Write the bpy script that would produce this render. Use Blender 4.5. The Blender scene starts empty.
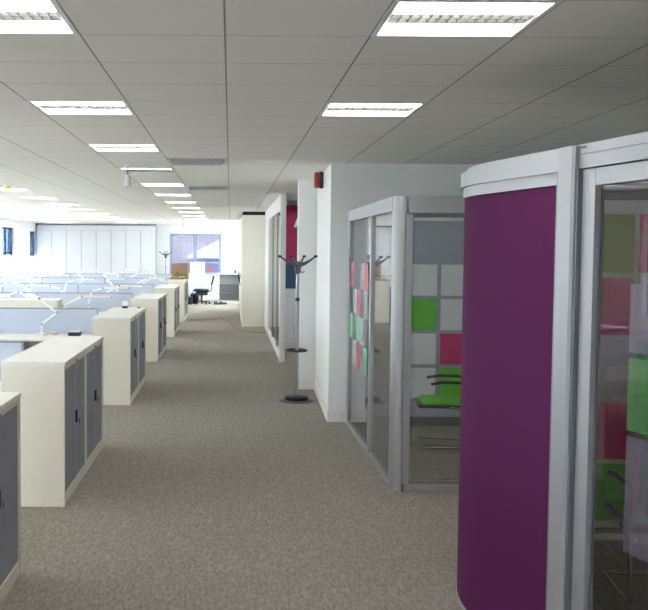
import bpy, bmesh, math, random
from mathutils import Vector, Matrix
random.seed(7)
PI = math.pi
S = bpy.context.scene
COL = S.collection

# ------------------------------------------------------------------ materials
def lin(c):
    return tuple(((v/255)/12.92 if v/255 <= .04045 else ((v/255+.055)/1.055)**2.4) for v in c)
MATS = {}
def mat(name, rgb, rough=.5, metal=0., emit=0., spec=.5, noise=0., nscale=20., bump=0., bscale=200., ecol=None):
    m = bpy.data.materials.new(name); m.use_nodes = True
    nt = m.node_tree; b = nt.nodes['Principled BSDF']
    c = lin(rgb)
    b.inputs['Base Color'].default_value = (*c, 1)
    b.inputs['Roughness'].default_value = rough
    b.inputs['Metallic'].default_value = metal
    b.inputs['Specular IOR Level'].default_value = spec
    if emit:
        b.inputs['Emission Color'].default_value = (*(ecol or (1, 1, 1)), 1)
        b.inputs['Emission Strength'].default_value = emit
    if noise or bump:
        tc = nt.nodes.new('ShaderNodeTexCoord')
    if noise:
        n = nt.nodes.new('ShaderNodeTexNoise'); n.inputs['Scale'].default_value = nscale; n.inputs['Detail'].default_value = 4
        nt.links.new(tc.outputs['Object'], n.inputs['Vector'])
        r = nt.nodes.new('ShaderNodeMix'); r.data_type = 'RGBA'
        r.inputs[6].default_value = (*[v*(1-noise) for v in c], 1); r.inputs[7].default_value = (*[min(1, v*(1+noise)) for v in c], 1)
        nt.links.new(n.outputs['Fac'], r.inputs[0]); nt.links.new(r.outputs[2], b.inputs['Base Color'])
    if bump:
        n2 = nt.nodes.new('ShaderNodeTexNoise'); n2.inputs['Scale'].default_value = bscale
        nt.links.new(tc.outputs['Object'], n2.inputs['Vector'])
        bp = nt.nodes.new('ShaderNodeBump'); bp.inputs['Strength'].default_value = bump; bp.inputs['Distance'].default_value = .002
        nt.links.new(n2.outputs['Fac'], bp.inputs['Height']); nt.links.new(bp.outputs['Normal'], b.inputs['Normal'])
    MATS[name] = m
    return m

def glass(name, tint=(1, 1, 1), refl=1.0, film=0.):
    m = bpy.data.materials.new(name); m.use_nodes = True
    nt = m.node_tree; nt.nodes.clear()
    out = nt.nodes.new('ShaderNodeOutputMaterial'); mx = nt.nodes.new('ShaderNodeMixShader')
    tr = nt.nodes.new('ShaderNodeBsdfTransparent'); tr.inputs[0].default_value = (*tint, 1)
    gl = nt.nodes.new('ShaderNodeBsdfGlossy'); gl.inputs['Roughness'].default_value = 0.0
    fr = nt.nodes.new('ShaderNodeFresnel'); fr.inputs['IOR'].default_value = 1.5
    ml = nt.nodes.new('ShaderNodeMath'); ml.operation = 'MULTIPLY'; ml.inputs[1].default_value = refl; ml.use_clamp = True
    # pane seen from its back face gets the same fresnel as from the front
    geo = nt.nodes.new('ShaderNodeNewGeometry'); vm = nt.nodes.new('ShaderNodeVectorMath'); vm.operation = 'DOT_PRODUCT'
    nt.links.new(geo.outputs['Incoming'], vm.inputs[0]); nt.links.new(geo.outputs['Normal'], vm.inputs[1])
    ab = nt.nodes.new('ShaderNodeMath'); ab.operation = 'ABSOLUTE'; nt.links.new(vm.outputs['Value'], ab.inputs[0])
    om = nt.nodes.new('ShaderNodeMath'); om.operation = 'SUBTRACT'; om.inputs[0].default_value = 1; nt.links.new(ab.outputs[0], om.inputs[1])
    pw = nt.nodes.new('ShaderNodeMath'); pw.operation = 'POWER'; pw.inputs[1].default_value = 5; nt.links.new(om.outputs[0], pw.inputs[0])
    ma = nt.nodes.new('ShaderNodeMath'); ma.operation = 'MULTIPLY_ADD'; ma.inputs[1].default_value = .96; ma.inputs[2].default_value = .04
    nt.links.new(pw.outputs[0], ma.inputs[0]); nt.links.new(ma.outputs[0], ml.inputs[0])
    nt.nodes.remove(fr)
    nt.links.new(ml.outputs[0], mx.inputs[0]); nt.links.new(tr.outputs[0], mx.inputs[1]); nt.links.new(gl.outputs[0], mx.inputs[2])
    nt.links.new(mx.outputs[0], out.inputs[0])
    MATS[name] = m
    return m

M = MATS
mat('wall_paint', (236, 236, 234), .75, noise=.02, nscale=6, bump=.05)
mat('baseboard_paint', (232, 229, 222), .5)
mat('cab_white', (242, 237, 222), .45, noise=.015, nscale=8)
mat('cab_top', (243, 242, 236), .4)
mat('store_white', (226, 228, 230), .5)
mat('store_gap', (150, 155, 160), .42)
mat('shelf_dark', (128, 132, 136), .6)
mat('shelf_grey', (182, 186, 188), .6)
mat('black_plastic', (28, 29, 33), .4)
mat('gap_shade', (40, 42, 46), .8)
mat('chair_fabric', (26, 30, 44), .9, noise=.2, nscale=90)
mat('chair_green', (96, 200, 40), .8, noise=.08, nscale=120)
mat('chrome', (205, 207, 210), .22, 1.0)
mat('alu', (158, 158, 160), .48, .4)
mat('alu_dark', (120, 124, 130), .45, .5)
mat('purple', (84, 30, 74), .9, spec=.15, noise=.05, nscale=160, bump=.25, bscale=500)
mat('pole_grey', (150, 152, 158), .35, .6)
mat('hub_grey', (72, 76, 84), .45)
mat('lamp_white', (246, 246, 246), .35)
mat('lamp_grey', (150, 154, 162), .4)
mat('desk_white', (240, 238, 232), .45)
mat('screen_blue', (196, 205, 222), .9, noise=.03, nscale=60)
mat('screen_trim', (140, 146, 156), .5)
mat('win_frame', (140, 156, 184), .5)
mat('panel_lilac', (172, 175, 194), .7, noise=.04, nscale=30)
mat('sq_pale', (236, 237, 240), .6)
mat('sq_green', (84, 196, 46), .6)
mat('sq_magenta', (224, 28, 128), .6)
mat('sq_olive', (164, 182, 72), .6)
mat('sq_mauve', (212, 202, 210), .6)
mat('sq_green_sunlit', (108, 205, 40), .6)  # green of the squares, with sunlight brightness put into the colour
mat('frost', (206, 212, 176), .6)
mat('red_plastic', (160, 38, 38), .4)
mat('poster_magenta', (186, 50, 104), .6)
mat('poster_blue', (62, 92, 124), .6)
mat('card', (158, 132, 108), .85, noise=.06, nscale=12)
mat('ink', (60, 46, 38), .8)
mat('yellow', (228, 224, 70), .6)
mat('leaf', (92, 140, 60), .7)
mat('pink', (226, 70, 110), .6)
mat('pale_pink', (232, 198, 196), .7)
mat('pot', (236, 236, 232), .5)
mat('teal', (90, 170, 150), .5)
mat('fit_white', (240, 241, 244), .35)
mat('louvre', (170, 170, 166), .35, .5)
mat('fit_emit', (250, 250, 250), .5, emit=5.0, ecol=(1, .985, .95))
mat('tube_emit', (250, 250, 250), .5, emit=.9, ecol=(1, .97, .93))
mat('fit_off', (96, 112, 128), .4)
mat('brick', (170, 128, 122), .9)
mat('shed_white', (232, 236, 242), .7)
mat('roof_grey', (176, 184, 200), .8)
mat('door_red', (200, 120, 130), .7)
mat('bounce_paving', (226, 222, 212), .9, noise=.1, nscale=3)
mat('bark', (96, 84, 74), .9, noise=.2, nscale=20)
mat('foliage', (96, 124, 72), .8, noise=.3, nscale=8)
mat('cable', (100, 98, 94), .6)
mat('bag', (30, 34, 52), .85)
mat('vent_white', (222, 223, 220), .5)
mat('vent_dark', (168, 166, 158), .8)
glass('glass_pod', (.985, .99, .99), 1.15)
glass('glass_door', (.93, .91, .94), .8)
glass('glass_far', (.30, .31, .34), .15)
glass('blind_blue', (.26, .31, .375), .2)
glass('glass_win', (.95, .98, 1.0), 1.0)
def film_mat(name, rgb, a=.55):
    m = bpy.data.materials.new(name); m.use_nodes = True
    nt = m.node_tree; b = nt.nodes['Principled BSDF']
    b.inputs['Base Color'].default_value = (*lin(rgb), 1); b.inputs['Alpha'].default_value = a; b.inputs['Roughness'].default_value = .5
    M[name] = m
film_mat('film_mauve',(124,119,126),.5); film_mat('film_leaf',(62,145,40),.55); film_mat('film_rose',(190,60,110),.7)
film_mat('film_red', (228, 122, 142), .42); film_mat('film_green', (140, 205, 160), .6); film_mat('film_pale', (225, 228, 232), .28)

# slatted tambour shutter: fine vertical ribs
def rib_mat(name, rgb):
    m = mat(name, rgb, .45)
    nt = m.node_tree; b = nt.nodes['Principled BSDF']
    tc = nt.nodes.new('ShaderNodeTexCoord'); w = nt.nodes.new('ShaderNodeTexWave')
    w.wave_type = 'BANDS'; w.bands_direction = 'Y'; w.inputs['Scale'].default_value = 14; w.inputs['Distortion'].default_value = 0
    nt.links.new(tc.outputs['Object'], w.inputs['Vector'])
    bp = nt.nodes.new('ShaderNodeBump'); bp.inputs['Strength'].default_value = .5; bp.inputs['Distance'].default_value = .004
    nt.links.new(w.outputs['Fac'], bp.inputs['Height']); nt.links.new(bp.outputs['Normal'], b.inputs['Normal'])
rib_mat('shutter', (148, 153, 167)); rib_mat('shutter_dark', (118, 112, 112)); rib_mat('shutter_mid', (166, 168, 172))
mat('post_fluted', (150, 149, 152), .45, .2)

# carpet: grey-brown loop pile with short flecks running along the aisle
def carpet():
    m = bpy.data.materials.new('carpet'); m.use_nodes = True; nt = m.node_tree; b = nt.nodes['Principled BSDF']
    b.inputs['Roughness'].default_value = .95; b.inputs['Specular IOR Level'].default_value = .15
    tc = nt.nodes.new('ShaderNodeTexCoord')
    mp = nt.nodes.new('ShaderNodeMapping'); mp.inputs['Scale'].default_value = (64, 17, 1)
    nt.links.new(tc.outputs['Object'], mp.inputs['Vector'])
    v = nt.nodes.new('ShaderNodeTexVoronoi'); v.inputs['Scale'].default_value = 1.0; nt.links.new(mp.outputs[0], v.inputs['Vector'])
    n = nt.nodes.new('ShaderNodeTexNoise'); n.inputs['Scale'].default_value = 1.2; n.inputs['Detail'].default_value = 3; nt.links.new(mp.outputs[0], n.inputs['Vector'])
    big = nt.nodes.new('ShaderNodeTexNoise'); big.inputs['Scale'].default_value = .7; nt.links.new(tc.outputs['Object'], big.inputs['Vector'])
    r1 = nt.nodes.new('ShaderNodeMix'); r1.data_type = 'RGBA'
    r1.inputs[6].default_value = (*lin((115, 110, 102)), 1); r1.inputs[7].default_value = (*lin((171, 165, 155)), 1)
    add = nt.nodes.new('ShaderNodeMath'); add.operation = 'MULTIPLY_ADD'; add.inputs[1].default_value = .55
    nt.links.new(v.outputs['Distance'], add.inputs[0]); nt.links.new(n.outputs['Fac'], add.inputs[2]);
    sub = nt.nodes.new('ShaderNodeMath'); sub.operation = 'SUBTRACT'; sub.inputs[1].default_value = .3; sub.use_clamp = True
    nt.links.new(add.outputs[0], sub.inputs[0]); nt.links.new(sub.outputs[0], r1.inputs[0])
    nt.links.new(r1.outputs[2], b.inputs['Base Color'])
    bp = nt.nodes.new('ShaderNodeBump'); bp.inputs['Strength'].default_value = .35; bp.inputs['Distance'].default_value = .004
    nt.links.new(sub.outputs[0], bp.inputs['Height']); nt.links.new(bp.outputs['Normal'], b.inputs['Normal'])
    M['carpet'] = m
carpet()

GX0, GW, GD, GY0 = -.028, .605, .595, 3.47
# mineral ceiling tiles: clear joints along the room, faint joints across it
def tiles():
    m = bpy.data.materials.new('ceiling_tile'); m.use_nodes = True; nt = m.node_tree; b = nt.nodes['Principled BSDF']
    b.inputs['Roughness'].default_value = .9
    tc = nt.nodes.new('ShaderNodeTexCoord'); sp = nt.nodes.new('ShaderNodeSeparateXYZ'); nt.links.new(tc.outputs['Object'], sp.inputs[0])
    def line(sock, off, size, w):
        a = nt.nodes.new('ShaderNodeMath'); a.operation = 'SUBTRACT'; a.inputs[1].default_value = off - size*.5; nt.links.new(sock, a.inputs[0])
        d = nt.nodes.new('ShaderNodeMath'); d.operation = 'DIVIDE'; d.inputs[1].default_value = size; nt.links.new(a.outputs[0], d.inputs[0])
        fr = nt.nodes.new('ShaderNodeMath'); fr.operation = 'FLOORED_MODULO'; fr.inputs[1].default_value = 1; nt.links.new(d.outputs[0], fr.inputs[0])
        s = nt.nodes.new('ShaderNodeMath'); s.operation = 'SUBTRACT'; s.inputs[1].default_value = .5; nt.links.new(fr.outputs[0], s.inputs[0])
        ab = nt.nodes.new('ShaderNodeMath'); ab.operation = 'ABSOLUTE'; nt.links.new(s.outputs[0], ab.inputs[0])
        lt = nt.nodes.new('ShaderNodeMath'); lt.operation = 'LESS_THAN'; lt.inputs[1].default_value = w/size; nt.links.new(ab.outputs[0], lt.inputs[0])
        return lt.outputs[0]
    lx = line(sp.outputs[0], GX0, GW, .004); ly = line(sp.outputs[1], GY0, GD, .004)
    base = lin((248, 245, 238))
    m1 = nt.nodes.new('ShaderNodeMix'); m1.data_type = 'RGBA'; m1.inputs[6].default_value = (*base, 1); m1.inputs[7].default_value = (*lin((196, 194, 188)), 1)
    nt.links.new(ly, m1.inputs[0])
    m2 = nt.nodes.new('ShaderNodeMix'); m2.data_type = 'RGBA'; m2.inputs[7].default_value = (*lin((158, 155, 148)), 1)
    nt.links.new(lx, m2.inputs[0]); nt.links.new(m1.outputs[2], m2.inputs[6])
    nt.links.new(m2.outputs[2], b.inputs['Base Color'])
    M['ceiling_tile'] = m
tiles()

# brick wall outside
def brickmat():
    m = M['brick']; nt = m.node_tree; b = nt.nodes['Principled BSDF']
    tc = nt.nodes.new('ShaderNodeTexCoord'); br = nt.nodes.new('ShaderNodeTexBrick')
    mp = nt.nodes.new('ShaderNodeMapping'); mp.inputs['Rotation'].default_value = (PI/2, 0, 0); nt.links.new(tc.outputs['Object'], mp.inputs[0])
    br.inputs['Scale'].default_value = 4; br.inputs['Color1'].default_value = (*lin((186, 178, 180)), 1); br.inputs['Color2'].default_value = (*lin((168, 156, 160)), 1); br.inputs['Mortar'].default_value = (*lin((214, 208, 212)), 1)
    nt.links.new(mp.outputs[0], br.inputs['Vector']); nt.links.new(br.outputs['Color'], b.inputs['Base Color'])
brickmat()

# ------------------------------------------------------------------ mesh builder
class MB:
    def __init__(s): s.bm = bmesh.new()
    def box(s, x0, x1, y0, y1, z0, z1, mx=None):
        vs = [s.bm.verts.new(mx @ Vector(c) if mx else c) for c in ((x0,y0,z0),(x1,y0,z0),(x1,y1,z0),(x0,y1,z0),(x0,y0,z1),(x1,y0,z1),(x1,y1,z1),(x0,y1,z1))]
        for f in ((3,2,1,0),(4,5,6,7),(0,1,5,4),(1,2,6,5),(2,3,7,6),(3,0,4,7)): s.bm.faces.new([vs[i] for i in f])
        return s
    def rbox(s, x0, x1, y0, y1, z0, z1, r=.005, seg=2, mx=None):
        b = MB().box(x0, x1, y0, y1, z0, z1)
        bmesh.ops.bevel(b.bm, geom=b.bm.edges[:], offset=r, segments=seg, affect='EDGES', profile=.5)
        if mx: bmesh.ops.transform(b.bm, matrix=mx, verts=b.bm.verts[:])
        return s.join(b)
    def join(s, o):
        me = bpy.data.meshes.new('t'); o.bm.to_mesh(me); s.bm.from_mesh(me); bpy.data.meshes.remove(me); return s
    def tube(s, pts, r, seg=10, cap=True):
        pts = [Vector(p) for p in pts]; rings = []
        rr = r if isinstance(r, (list, tuple)) else [r]*len(pts)
        up = None
        for i, p in enumerate(pts):
            if i == 0: d = pts[1]-p
            elif i == len(pts)-1: d = p-pts[i-1]
            else: d = (pts[i+1]-p).normalized()+(p-pts[i-1]).normalized()
            d.normalize()
            if up is None:
                up = Vector((0,0,1)) if abs(d.z) < .9 else Vector((1,0,0))
            a = d.cross(up).normalized(); up = a.cross(d).normalized()
            rings.append([s.bm.verts.new(p + (a*math.cos(2*PI*k/seg)+up*math.sin(2*PI*k/seg))*rr[i]) for k in range(seg)])
        for i in range(len(rings)-1):
            for k in range(seg):
                s.bm.faces.new((rings[i][k], rings[i][(k+1)%seg], rings[i+1][(k+1)%seg], rings[i+1][k]))
        if cap:
            s.bm.faces.new(rings[0][::-1]); s.bm.faces.new(rings[-1])
        return s
    def lathe(s, prof, c=(0,0,0), seg=28, mx=None):
        rings = []
        for r, z in prof:
            ring = []
            for k in range(seg):
                v = Vector((r*math.cos(2*PI*k/seg), r*math.sin(2*PI*k/seg), z))
                if mx: v = mx @ v
                ring.append(s.bm.verts.new(v+Vector(c)))
            rings.append(ring)
        for i in range(len(rings)-1):
            for k in range(seg):
                s.bm.faces.new((rings[i][k], rings[i][(k+1)%seg], rings[i+1][(k+1)%seg], rings[i+1][k]))
        s.bm.faces.new(rings[0][::-1]); s.bm.faces.new(rings[-1])
        return s
    def prism(s, pts, z0, z1, mx=None):      # polygon in xy extruded in z
        f = lambda v: (mx @ Vector(v)) if mx else v
        a = [s.bm.verts.new(f((x, y, z0))) for x, y in pts]; b = [s.bm.verts.new(f((x, y, z1))) for x, y in pts]
        n = len(pts); s.bm.faces.new(a[::-1]); s.bm.faces.new(b)
        for i in range(n): s.bm.faces.new((a[i], a[(i+1)%n], b[(i+1)%n], b[i]))
        return s
    def wallstrip(s, path, z0, z1, t0, t1, closed=False):   # band following a plan path, offset t0..t1 along the outward normal
        n = len(path); rows = []
        for i in range(n):
            p = Vector(path[i])
            a = Vector(path[(i-1)%n]) if (closed or i > 0) else p
            c = Vector(path[(i+1)%n]) if (closed or i < n-1) else p
            d = (c-a).normalized(); nrm = Vector((-d.y, d.x))
            i0 = p+nrm*t0; i1 = p+nrm*t1
            rows.append([s.bm.verts.new((i0.x,i0.y,z0)), s.bm.verts.new((i1.x,i1.y,z0)), s.bm.verts.new((i1.x,i1.y,z1)), s.bm.verts.new((i0.x,i0.y,z1))])
        m = n if closed else n-1
        for i in range(m):
            A, B = rows[i], rows[(i+1)%n]
            for k in range(4): s.bm.faces.new((A[k], A[(k+1)%4], B[(k+1)%4], B[k]))
        if not closed:
            s.bm.faces.new(rows[0][::-1]); s.bm.faces.new(rows[-1])
        return s
    def sphere(s, c, r, sub=2, sc=(1,1,1)):
        mx = Matrix.Translation(c) @ Matrix.Diagonal((*sc, 1))
        bmesh.ops.create_icosphere(s.bm, subdivisions=sub, radius=r, matrix=mx); return s
    def build(s, name, m, parent=None, smooth=False, bevel=0):
        bmesh.ops.recalc_face_normals(s.bm, faces=s.bm.faces[:])
        me = bpy.data.meshes.new(name); s.bm.to_mesh(me); s.bm.free()
        o = bpy.data.objects.new(name, me); COL.objects.link(o)
        me.materials.append(M[m] if isinstance(m, str) else m)
        if parent: o.parent = parent
        if smooth:
            for p in me.polygons: p.use_smooth = True
            md = o.modifiers.new('es', 'EDGE_SPLIT'); md.split_angle = math.radians(40)
        if bevel:
            b = o.modifiers.new('bv', 'BEVEL'); b.width = bevel; b.segments = 2; b.limit_method = 'ANGLE'
        return o

def tag(o, label=None, cat=None, group=None, kind=None):
    if label: o['label'] = label
    if cat: o['category'] = cat
    if group: o['group'] = group
    if kind: o['kind'] = kind
    return o
def thing(name, label, cat, loc=(0,0,0), rz=0, group=None):
    o = bpy.data.objects.new(name, None); COL.objects.link(o); o.empty_display_size = .1
    o.location = loc; o.rotation_euler = (0,0,rz)
    return tag(o, label, cat, group)
def struct(name, mb, m, parent=None, **k):
    o = mb.build(name, m, parent, **k)
    o['kind'] = 'structure'
    return o
KIDS = {}
def dup(o, loc, rz=0, label=None, group=None, parent=None):
    kids = [c for c in COL.objects if c.parent == o]
    c = o.copy(); COL.objects.link(c)
    if parent is not None: c.parent = parent
    else:
        c.location = loc; c.rotation_euler = (0,0,rz)
        if label: c['label'] = label
        if group: c['group'] = group
    for k in kids: dup(k, None, parent=c)
    return c

CEIL = 2.665
XL, XR, YN, YF = -6.77, 6.6, -2.6, 34.0

# ------------------------------------------------------------------ shell
YC = 28.5  # right part of the shell stops here so daylight reaches the added side window
struct('floor', MB().prism([(XL-.2,YN-.2),(XR+.2,YN-.2),(XR+.2,YC),(.96,YC),(.96,YF+.2),(XL-.2,YF+.2)], -.1, 0), 'carpet')

lightcells = {}
for k in range(-2, 13):
    for i in (-2, -6, -10):
        if i == -6 and k == 12: continue
        lightcells[(i, 4*k+(2 if i == -6 else 0))] = 1
for k in (0, 1): lightcells[(1, 4*k)] = 1
for k in (5, 6, 7): lightcells[(3, 4*k)] = 1  # unseen side-room lights, added to brighten the room and the poster
ventcells = {(-1, 10): 1, (-1, 17): 1}
def cell(i, j):
    return GX0+GW*i, GX0+GW*(i+1), GY0+GD*j, GY0+GD*(j+1)
cm = MB()
imin = int(math.floor((XL-GX0)/GW)); imax = int(math.ceil((XR-GX0)/GW)); jmin = int(math.floor((YN-GY0)/GD)); jmax = int(math.ceil((YF-GY0)/GD))
for i in range(imin, imax):
    for j in range(jmin, jmax):
        if (i, j) in lightcells or (i, j) in ventcells: continue
        x0, x1, y0, y1 = cell(i, j)
        if x0 > .96 and y0 > YC: continue
        x0 = max(x0, XL); x1 = min(x1, XR); y0 = max(y0, YN); y1 = min(y1, YF)
        vs = [cm.bm.verts.new(c) for c in ((x0,y0,CEIL),(x0,y1,CEIL),(x1,y1,CEIL),(x1,y0,CEIL))]
        cm.bm.faces.new(vs)
cm.prism([(XL-.2,YN-.2),(XR+.2,YN-.2),(XR+.2,YC),(.97,YC),(.97,YF+.2),(XL-.2,YF+.2)], CEIL+.2, CEIL+.25)
struct('ceiling', cm, 'ceiling_tile')

# left wall with a row of windows
def wall_with_openings_x(x0, x1, ya, yb, ops, h=CEIL):
    mb = MB(); y = ya
    for (a, b, z0, z1) in ops:
        mb.box(x0, x1, y, a, 0, h); mb.box(x0, x1, a, b, 0, z0); mb.box(x0, x1, a, b, z1, h); y = b
    mb.box(x0, x1, y, yb, 0, h); return mb
wops = []
starts = [5.85, 9.4, 13.0, 16.9, 20.8, 24.7, 28.6]
for a in starts: wops.append((a, a+(1.75 if a < 12 else 2.3 if a < 26 else 1.5), .85, 2.43))  # unseen middle windows widened to brighten the far end
wops.append((32.5, 33.5, .85, 2.38))
struct('wall_left', wall_with_openings_x(XL-.2, XL, YN, YF, wops), 'wall_paint')
n = 0
for (a, b, z0, z1) in wops:
    n += 1
    w = bpy.data.objects.new('window_%d' % n, None); COL.objects.link(w); w['kind'] = 'structure'
    w.location = (XL-.1, (a+b)/2, z0); hw = (b-a)/2; h = z1-z0
    f = MB()
    f.box(-.03,.03,-hw,-hw+.05,0,h); f.box(-.03,.03,hw-.05,hw,0,h); f.box(-.029,.029,-hw,hw,0,.05); f.box(-.029,.029,-hw,hw,h-.05,h)
    f.box(-.025,.025,-.03,.03,.05,h-.05)
    f.box(-.026,.026,-hw+.05,hw-.05,.78,.82)
    f.build('window_frame', 'win_frame', w, bevel=.004)
    MB().box(-.003,.003,-hw+.04,hw-.04,.04,h-.04).build('window_pane', 'glass_win', w)
    if a > 27: MB().box(.035,.04,-hw+.02,hw-.02,h-.85,h-.02).build('roller_blind', 'blind_blue', w)
    MB().box(-.1,.13,-hw-.03,hw+.03,-.03,-.001).build('window_sill', 'baseboard_paint', w, bevel=.004)

def wall_with_openings_y(y0, y1, xa, xb, ops, h=CEIL):
    mb = MB(); x = xa
    for (a, b, z0, z1) in ops:
        mb.box(x, a, y0, y1, 0, h); mb.box(a, b, y0, y1, 0, z0); mb.box(a, b, y0, y1, z1, h); x = b
    mb.box(x, xb, y0, y1, 0, h); return mb
struct('wall_far', wall_with_openings_y(YF, YF+.2, XL, .96, [(-2.14, -.33, .93, 2.34)]), 'wall_paint')
w = bpy.data.objects.new('window_%d' % (n+1), None); COL.objects.link(w); w['kind'] = 'structure'; w.location = (-1.235, YF+.06, .93)
f = MB(); hw = .905; h = 1.41
f.box(-hw,-hw+.09,-.04,.04,0,h); f.box(hw-.06,hw,-.04,.04,0,h); f.box(-hw,hw,-.039,.039,0,.06); f.box(-hw,hw,-.039,.039,h-.07,h); f.box(-.07,.05,-.045,.045,.05,h-.05)
f.box(.05,hw-.05,-.03,.03,.38,.42)
f.build('window_frame', 'win_frame', w, bevel=.005)
MB().box(-hw+.05,hw-.05,-.003,.003,.05,h-.05).build('window_pane', 'glass_far', w)
MB().box(-hw-.04,hw+.04,-.16,.04,-.04,-.001).build('window_sill', 'baseboard_paint', w, bevel=.004)

w = bpy.data.objects.new('window_%d' % (n+9), None); COL.objects.link(w); w['kind'] = 'structure'; w.location = (.92, 31.05, .85)  # unseen side window, added to light the far wall and floor
f = MB()
for a in (-2.15, -.72, .68, 2.1): f.box(-.03,.03,a,a+.05,0,1.6)
f.box(-.029,.029,-2.15,2.15,0,.05); f.box(-.029,.029,-2.15,2.15,1.55,1.6)
f.build('window_frame', 'win_frame', w); MB().box(-.003,.003,-2.1,2.1,.04,1.56).build('window_pane', 'glass_win', w)
# wall behind the camera; its unseen windows are added to light the foreground
nops = [(-6.2, -4.4, .85, 2.43), (-3.6, -1.8, .85, 2.43)]
struct('wall_near', wall_with_openings_y(YN-.2, YN, XL, XR, nops), 'wall_paint')
for q, (a, b, z0, z1) in enumerate(nops):
    w = bpy.data.objects.new('window_%d' % (n+2+q), None); COL.objects.link(w); w['kind'] = 'structure'; w.location = ((a+b)/2, YN-.1, z0)
    hw = (b-a)/2; h = z1-z0
    f = MB(); f.box(-hw,-hw+.05,-.03,.03,0,h); f.box(hw-.05,hw,-.03,.03,0,h); f.box(-hw,hw,-.029,.029,0,.05); f.box(-hw,hw,-.029,.029,h-.05,h); f.box(-.03,.03,-.025,.025,.05,h-.05)
    f.build('window_frame', 'win_frame', w); MB().box(-hw+.04,hw-.04,-.003,.003,.04,h-.04).build('window_pane', 'glass_win', w)
struct('wall_right', MB().box(XR, XR+.2, YN, YC, 0, CEIL).box(.96, XR, YC-.15, YC, 0, CEIL), 'wall_paint')
# solid block behind the pods and the pier beside it
struct('wall_corner', MB().prism([(1.025,9.88),(XR,9.88),(XR,12.0),(1.5,12.0),(1.5,12.21),(1.095,12.21)], 0, CEIL), 'wall_paint')
struct('wall_pier', MB().box(.862, 1.5, 12.215, 12.4, 0, CEIL), 'wall_paint')
struct('wall_meeting', MB().box(.90, XR, 17.25, 17.4, 0, CEIL), 'wall_paint')
struct('wall_inner', MB().box(.80, .90, 20.28, 22.2, 0, CEIL).join(wall_with_openings_x(.86, .96, 22.2, 34, [(28.9, 33.2, .85, 2.45)])), 'wall_paint')  # opening made for the added side window
struct('baseboard_corner', MB().wallstrip([(1.095,12.2),(1.025,9.88)][::-1], 0, .12, 0, .014).box(1.011, 3.0, 9.866, 9.88, 0, .12), 'baseboard_paint')
struct('baseboard_pier', MB().box(.862, 1.09, 12.2, 12.214, 0, .12).box(.85,.862,12.2,12.4,0,.12), 'baseboard_paint')
struct('baseboard_meeting', MB().box(.92, 3, 17.236, 17.25, 0, .12), 'baseboard_paint')
struct('baseboard_far', MB().box(-2.6, .85, 33.985, 33.999, 0, .12), 'baseboard_paint')

# glazed corridor wall
gw = thing('glazed_partition', 'floor-to-ceiling glass corridor wall with a white end post, left of the magenta poster', 'glass partition', (.83, 15.15, 0))
MB().rbox(-.045,.045,0,.09,0,CEIL-.001,.004).build('end_post', 'wall_paint', gw)
MB().box(-.03,.03,.09,5.12,0,.1).build('bottom_rail', 'wall_paint', gw)
MB().box(-.03,.03,.09,5.12,2.42,CEIL-.001).build('header', 'wall_paint', gw)
for a in (1.7, 3.4):
    MB().box(-.02,.02,a-.02,a+.02,.1,2.42).build('mullion', 'alu', gw)
for a, b in ((.09,1.68),(1.72,3.38),(3.42,5.12)):
    MB().box(-.005,.005,a,b,.1,2.42).build('glass_pane', 'glass_win', gw)

# poster
po = thing('wall_poster', 'magenta and slate blue poster with a white letter on the wall beyond the coat stand', 'poster', (1.4, 17.24, 1.09))
MB().box(-.46,.6,-.012,0,0,1.49).build('backing', 'poster_magenta', po)
MB().prism([(-.46,0),(.6,0),(.6,.80),(-.46,.42)], 0, .004, Matrix.Translation((0,-.012,0)) @ Matrix.Rotation(PI/2,4,'X')).build('lower_field', 'poster_blue', po)
lt = MB()
mA = Matrix.Translation((-.27,-.012,1.1)) @ Matrix.Rotation(PI/2,4,'X')
lt.prism([(0,0),(.05,0),(.16,.3),(.11,.3)],0,.004,mA).prism([(.22,0),(.27,0),(.16,.3),(.11,.3)],0,.0045,mA).prism([(.06,.08),(.21,.08),(.195,.12),(.075,.12)],0,.003,mA)
lt.build('letter_a', 'lamp_white', po)

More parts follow.
